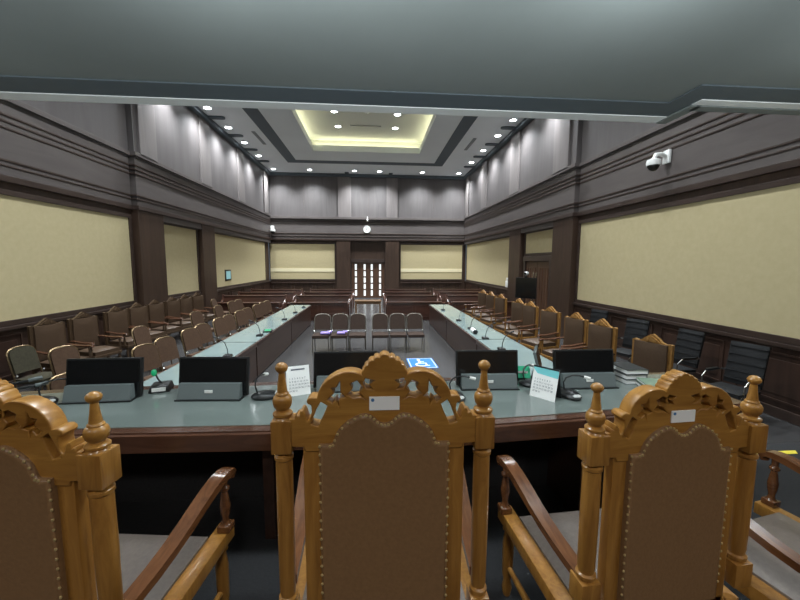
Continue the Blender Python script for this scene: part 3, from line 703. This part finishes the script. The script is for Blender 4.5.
for i, y in enumerate((7.28, 8.14, 9.14, 9.93, 10.72, 11.6, 12.37, 13.2)):
    lb = 'dark carved armchair with brown leather against the left wall, %s from the near end' % ORD[i]
    if i == 0: ac2 = make_armchair(lb, (-6.2, y, 0), PI/2-.25, 'carved_dark', 'leather_row', 'carved armchairs against the left wall')
    else: dup(ac2, lb, (-6.2, y, 0), PI/2-.25)

# ------------------------------------------------------------------ stacking banquet chairs
def arch(w, z0, z1, n=14, y=0):
    r = w*.62; pts = [(-w, y, z0)]
    for i in range(n+1):
        a = PI-PI*i/n; pts.append((w*math.copysign(abs(math.cos(a))**.7, math.cos(a)), y, z1-r+r*math.sin(a)**.85 if 0 < i < n else z1-r))
    pts.append((w, y, z0)); return pts
def make_banquet(label, loc, rz, fab, tube, group, arms=False):
    t = thing('banquet_chair', label, 'chair', loc, rz, group)     # faces local -Y
    T = Matrix.Translation((0, .0, .42)) @ Matrix.Rotation(math.radians(-13), 4, 'X') @ Matrix.Translation((0, 0, -.42))
    q = MB(); q.tube(arch(.215, .42, .975), .014, 8, T); q.build('back_tube', tube, t)
    q = MB(); pp = [(x*.93, z) for x, y, z in arch(.215, .55, .965)]; q.prism(pp, -.03, .025, 'xz', T)
    q.build('backrest', fab, t)
    q = MB(); q.cushion((0, -.22, .44), (.43, .43, .06), .03); q.build('seat', fab, t)
    q = MB(); q.b(-.21, .21, -.43, 0, .395, .415); q.build('seat_pan', 'black', t, False)
    for sx in (-1, 1):
        q = MB(); q.tube([(sx*.2, -.41, .4), (sx*.205, -.43, 0)], .012, 8); q.build('front_leg', tube, t)
        q = MB(); q.tube([(sx*.215, 0, .44), (sx*.215, .0, .35), (sx*.215, .07, 0)], .012, 8); q.build('rear_leg', tube, t)
        q = MB(); q.tube([(sx*.215, .0, .5), (sx*.213, -.03, .53)], .015, 8); q.build('hinge_cap', 'silver', t)
    return t
bc = None
A = [4.65, 6.18, 6.74, 7.75, 8.11, 9.12, 9.64, 10.53, 11.1, 12.03, 12.78, 13.1]
A = [4.65, 6.15, 6.74, 7.65, 8.2, 9.1, 9.66, 10.5, 11.08, 12.0, 12.6, 13.15]
for i, y in enumerate(A):
    lb = 'brown banquet chair behind the left tables, %s from the near end of the front row' % ORD[i]
    if i == 0: bc = make_banquet(lb, (-3.72, y, 0), PI/2-.3, 'banquet', 'gold_tube', 'brown banquet chairs behind the left tables')
    else: dup(bc, lb, (-3.7, y, 0), PI/2-.28+random.uniform(-.08, .06), s=1.02)
for i, (x, y) in enumerate(((-4.98, 6.17), (-4.92, 8.05), (-4.9, 10.47), (-4.89, 11.92), (-4.95, 13.2), (-4.93, 13.8))):
    dup(bc, 'brown banquet chair in the second row behind the left tables, %s from the near end' % ORD[i], (x, y, 0), PI/2-.25+random.uniform(-.08, .08), 'brown banquet chairs of the second row')
dup(bc, 'lone brown banquet chair by the left wall beyond the carved armchairs', (-5.9, 14.0, 0), PI/2, 'brown banquet chairs of the second row')
o = make_banquet('dark olive banquet chair at the left edge near the wall', (-5.68, 6.25, 0), PI/2-.1, 'olive', 'gold_tube', None)
cc = None
for i, x in enumerate((-1.36, -.885, -.41, .2, .675, 1.15)):
    lb = 'silver-framed dark chair facing the judges on the open floor, %s from the left' % ORD[i]
    if cc is None: cc = make_banquet(lb, (x, 9.72, 0), 0, 'banquet_dk', 'dull_metal', 'row of chairs on the open floor')
    else: dup(cc, lb, (x, 9.72, 0), 0)
for nme, x, lb, k in (('folded_cloth', -1.24, 'lilac cloth lying on the leftmost floor chair', 1), ('folded_cloth', -.83, 'lilac cloth lying on the second floor chair from the left', .8)):
    q = MB(); q.box((0, 0, .02), (.2*k+.05, .2, .04), bev=.012); q.box((.1, .03, .045), (.12, .14, .03), bev=.01)
    c_ = q.build(nme, 'purple'); c_.location = (x, 9.42, .502); tag(c_, lb, 'cloth')
t = dup(cc, 'banquet chair half hidden behind the third right armchair', (5.05, 8.0, 0), -PI/2)
t['group'] = 'spare banquet chair on the right'

# black office chairs along the right wall
def make_office(label, loc, rz, group):
    t = thing('office_chair', label, 'office chair', loc, rz, group)
    T = Matrix.Translation((0, 0, .46)) @ Matrix.Rotation(math.radians(-10), 4, 'X')
    q = MB(); q.cushion((0, 0, 0), (.48, .66, .04), .02, T=T @ Matrix.Translation((0, .0, .36)) @ Matrix.Rotation(PI/2, 4, 'X'))
    for i in range(5): q.b(-.235, .235, -.048, -.02, .1+i*.13, .112+i*.13, 0, T)
    q.build('backrest', 'mesh', t)
    q = MB(); q.cushion((0, -.27, .44), (.5, .5, .06), .025); q.build('seat', 'mesh', t)
    for sx in (-1, 1):
        q = MB(); q.tube([(sx*.25, .03, .68), (sx*.285, -.02, .68), (sx*.285, -.38, .67), (sx*.28, -.46, .6), (sx*.275, -.46, .46), (sx*.27, -.4, .44)], .012, 8); ar = q.build('armrest', 'silver', t)
        q = MB(); q.b(sx*.26, sx*.31, -.36, -.08, .685, .71, .008); q.build('arm_pad', 'black', ar)
        q = MB(); q.tube([(sx*.24, -.02, .41), (sx*.25, -.48, .41), (sx*.25, -.5, .36), (sx*.25, -.46, .04), (sx*.25, -.42, .015), (sx*.25, .08, .015)], .013, 8); q.build('sled_leg', 'silver', t)
    q = MB(); q.tube([(-.25, .08, .015), (.25, .08, .015)], .013, 8); q.build('floor_bar', 'silver', t)
    return t
oc = make_office('black mesh office chair by the right wall, nearest to the dais', (5.72, 5.02, 0), -PI/2+.25, 'black office chairs along the right wall')
dup(oc, 'black mesh office chair by the right wall, second from the dais', (5.8, 6.15, 0), -PI/2+.1)
dup(oc, 'black mesh office chair by the right wall, third from the dais', (5.74, 7.4, 0), -PI/2+.35)
dup(oc, 'black mesh office chair by the right wall, farthest from the dais', (5.9, 9.0, 0), -PI/2+.3)

# ------------------------------------------------------------------ pews, witness table, floor sign
def make_pew(label, w, loc, group):
    t = thing('wooden_pew', label, 'pew', loc, 0, group)
    T = Matrix.Translation((0, 0, .42)) @ Matrix.Rotation(math.radians(-10), 4, 'X')
    q = MB(); q.b(-w/2, w/2, -.02, .02, 0, .5, .008, T); q.build('backrest', 'pew', t)
    q = MB(); q.b(-w/2, w/2, .03, .17, .9, .935, .008); q.build('top_rail', 'pew', t)
    q = MB(); q.b(-w/2, w/2, -.46, .0, .40, .44, .008); q.build('seat', 'pew', t)
    q = MB(); q.b(-w/2, w/2, -.02, .02, .05, .4); q.build('lower_panel', 'pew', t, False)
    for sx in (-1, 1):
        q = MB(); q.prism([(-.48, 0), (-.48, .5), (-.44, .62), (-.2, .66), (.0, .78), (.06, .98), (.16, .98), (.16, .8), (.1, 0)], sx*w/2-.03, sx*w/2+.03, 'yz'); q.build('end_panel', 'pew', t, False)
    return t
blocks = (('outer left', -6.35, -3.75), ('inner left', -3.3, -1.02), ('inner right', .58, 2.85), ('outer right', 3.3, 5.9))
for bn, x0, x1 in blocks:
    t0 = None
    for i, y in enumerate((15.7, 17.5, 19.3)):
        lb = '%s pew of the %s block at the back of the court' % (('front', 'middle', 'rear')[i], bn)
        if t0 is None: t0 = make_pew(lb, x1-x0, ((x0+x1)/2, y, 0), 'pews at the back of the court')
        else: dup(t0, lb, ((x0+x1)/2, y, 0))
    t = thing('pew_front', 'dark wood panelled barrier in front of the %s pews' % bn, 'barrier', ((x0+x1)/2, 14.7, 0), 0, 'barriers before the pews')
    w = x1-x0
    MB().b(-w/2, w/2, -.02, .02, 0, .72, .006).build('panel', 'pew', t); MB().b(-w/2-.02, w/2+.02, -.1, .12, .72, .76, .008).build('top_shelf', 'pew', t)
    q = MB(); n = 2
    for i in range(n):
        a = -w/2+.12+i*(w-.12)/n; b_ = a+(w-.12)/n-.12
        for e in ((a, b_, .6, .63), (a, b_, .12, .15), (a, a+.03, .15, .6), (b_-.03, b_, .15, .6)): q.b(e[0], e[1], -.04, 0, e[2], e[3])
    q.build('panel_moulding', 'pew', t, False)
t = thing('small_wooden_table', 'small oak table standing in the aisle before the back door', 'table', (-.2, 15.0, 0))
MB().b(-.55, .55, -.25, .25, .74, .8, .008).build('table_top', 'oak', t)
MB().b(-.5, .5, -.2, -.17, .66, .74).build('apron', 'oak', t, False)
for sx in (-1, 1):
    for y in (-.2, .2): MB().b(sx*.5-.03, sx*.5+.03, y-.03, y+.03, 0, .74, .004).build('leg', 'oak', t)

t = thing('floor_sign', 'blue square sign with white wheelchair symbol lying on the grey floor', 'floor sign', (1.15, 8.25, 0), .03)
MB().b(-.32, .32, -.42, .42, .001, .006).build('blue_plate', 'blue', t, False)
q = MB()
for e in ((-.29, .29, .38, .395), (-.29, .29, -.395, -.38), (-.295, -.28, -.395, .395), (.28, .295, -.395, .395)): q.b(e[0], e[1], e[2], e[3], .006, .0075)
q.build('white_border', 'white', t, False)
q = MB(); q.lathe([(.045, .006), (.045, .0085)], (-.04, .27, 0), 16)
q.b(-.065, -.015, -.02, .21, .006, .0085); q.b(-.065, .1, -.04, .005, .006, .0085); q.b(.07, .11, -.2, -.0, .006, .0085); q.b(.07, .16, -.23, -.19, .006, .0085); q.b(-.04, .07, .1, .13, .006, .0085)
N = 16; ring = [(-.02+.15*math.cos(a), -.12+.15*math.sin(a)) for a in [PI*.6+i*PI*1.25/N for i in range(N+1)]] + [(-.02+.11*math.cos(a), -.12+.11*math.sin(a)) for a in [PI*1.85-i*PI*1.25/N for i in range(N+1)]]
q.prism(ring, .006, .0085, 'xy'); q.build('wheelchair_symbol', 'white', t, False)

# ------------------------------------------------------------------ television, clock, cameras, small wall things
t = thing('television_on_stand', 'large black television on a stand before the right door', 'television', (5.3, 12.1, 0), math.radians(-50))
q = MB(); q.b(-.38, .38, -.03, .03, 1.15, 1.87, .01); q.build('housing', 'black', t)
q = MB(); q.b(-.36, .36, -.034, -.028, 1.17, 1.85); q.build('screen', 'screen', t, False)
for x in (-.2, .2):
    q = MB(); q.b(x-.025, x+.025, .03, .08, .06, 1.6, .006); q.build('post', 'silver', t)
q = MB(); q.b(-.4, .4, -.25, .3, .02, .08, .01); q.build('base', 'black', t)
t = thing('video_camera', 'small camera fixed on top of the black television', 'camera', (5.3, 12.1, 1.87), math.radians(-50))
q = MB(); q.lathe([(.05, 0), (.05, .03), (.02, .04), (.02, .08)], n=14); q.build('mount', 'black', t)
q = MB(); q.ell((0, 0, .14), (.085, .09, .07), 16, 8); q.build('body', 'lgrey', t)
q = MB(); q.tube([(0, -.07, .14), (0, -.11, .14)], .04, 14); q.build('lens', 'black', t)

t = thing('wall_clock', 'round white wall clock above the back door', 'clock', (-.366, YB-.03, 4.52))
RX = Matrix.Rotation(PI/2, 4, 'X')
q = MB(); q.lathe([(.24, 0), (.24, .05), (.21, .06), (.205, .045)], n=28, T=RX, cap=False); q.build('rim', 'white', t)
q = MB(); q.lathe([(.215, .0), (.215, .045)], n=28, T=RX); q.build('face', 'paper', t, False)
q = MB(); q.b(-.012, .012, -.052, -.047, -.01, .12); q.b(-.08, .01, -.052, -.047, -.012, .012)
for i in range(12): q.box((0, -.049, .17), (.012, .004, .035), Matrix.Rotation(i*PI/6, 4, 'Y'))
q.build('hands_and_marks', 'black', t, False)
t = thing('motion_sensor', 'tiny white sensor on the ledge above the wall clock', 'sensor', (-.33, YB-.16, 5.08))
q = MB(); q.ell((0, -.03, 0), (.06, .05, .08), 12, 6); q.build('body', 'white', t)
q = MB(); q.b(-.03, .03, -.02, .02, .06, .24, .004); q.build('bracket', 'white', t)

def cctv(label, loc, rz, s=1):
    t = thing('security_camera', label, 'camera', loc, rz, None, s)      # wall behind local +Y
    q = MB(); q.b(-.07, .07, -.04, .0, -.02, .2, .01); q.build('wall_bracket', 'white', t)
    q = MB(); q.tube([(0, -.03, .1), (0, -.13, .13), (0, -.22, .12), (0, -.25, .04)], .035, 10); q.build('arm', 'white', t)
    q = MB(); q.lathe([(.03, .06), (.1, .03), (.11, -.02), (.105, -.06)], (0, -.25, 0), 18); q.build('dome_housing', 'white', t)
    q = MB(); q.ell((0, -.25, -.06), (.09, .09, .09), 16, 8); q.build('dome', 'black', t)
    return t
cctv('white dome security camera on the right wall frieze above the fabric panel', (XR-.03, 7.42, 4.5), -PI/2, 1.25)
cctv('white security camera in the far left corner under the ledge', (-6.4, YB-.06, 4.38), .3, 1.5)
t = thing('wall_tablet', 'small dark-framed tablet on the left beige panel', 'tablet', (XL, 17.19, 1.76))
MB().b(-.005, .03, -.33, .33, -.25, .25, .008).build('frame', 'black', t); MB().b(.03, .035, -.25, .25, -.18, .18).build('display', 'tablet', t, False)
t = thing('wall_intercom', 'small white intercom box on the right beige panel beside the door', 'intercom', (XR, 16.25, 1.45))
MB().b(-.05, .005, -.22, .22, -.2, .1, .01).build('box', 'white', t); MB().b(-.04, .005, -.14, .14, .1, .24, .01).build('handset', 'white', t)

# ------------------------------------------------------------------ camera and view
f, p, yw, r, H = 359.709, .103, .0758, .0047, 2.36
fw = Vector((math.sin(yw)*math.cos(p), math.cos(yw)*math.cos(p), -math.sin(p))); rt = Vector((math.cos(yw), -math.sin(yw), 0)); up = rt.cross(fw)
R = rt*math.cos(r)+up*math.sin(r); U = -rt*math.sin(r)+up*math.cos(r)
cam = bpy.data.cameras.new('camera'); cam.sensor_width = 36; cam.lens = 36*f/800; cam.clip_start = .02; cam.clip_end = 100
co = bpy.data.objects.new('camera', cam); COL.objects.link(co)
mw = Matrix(((R.x, U.x, -fw.x, 0), (R.y, U.y, -fw.y, 0), (R.z, U.z, -fw.z, H), (0, 0, 0, 1)))
co.matrix_world = mw
SC.camera = co
w = bpy.data.worlds.new('world'); SC.world = w; w.use_nodes = True
w.node_tree.nodes['Background'].inputs['Color'].default_value = (.5, .6, .7, 1); w.node_tree.nodes['Background'].inputs['Strength'].default_value = .3
vs = SC.view_settings; vs.view_transform = 'Standard'; vs.look = 'None'; vs.gamma = 1; vs.use_curve_mapping = False; vs.exposure = 0.2
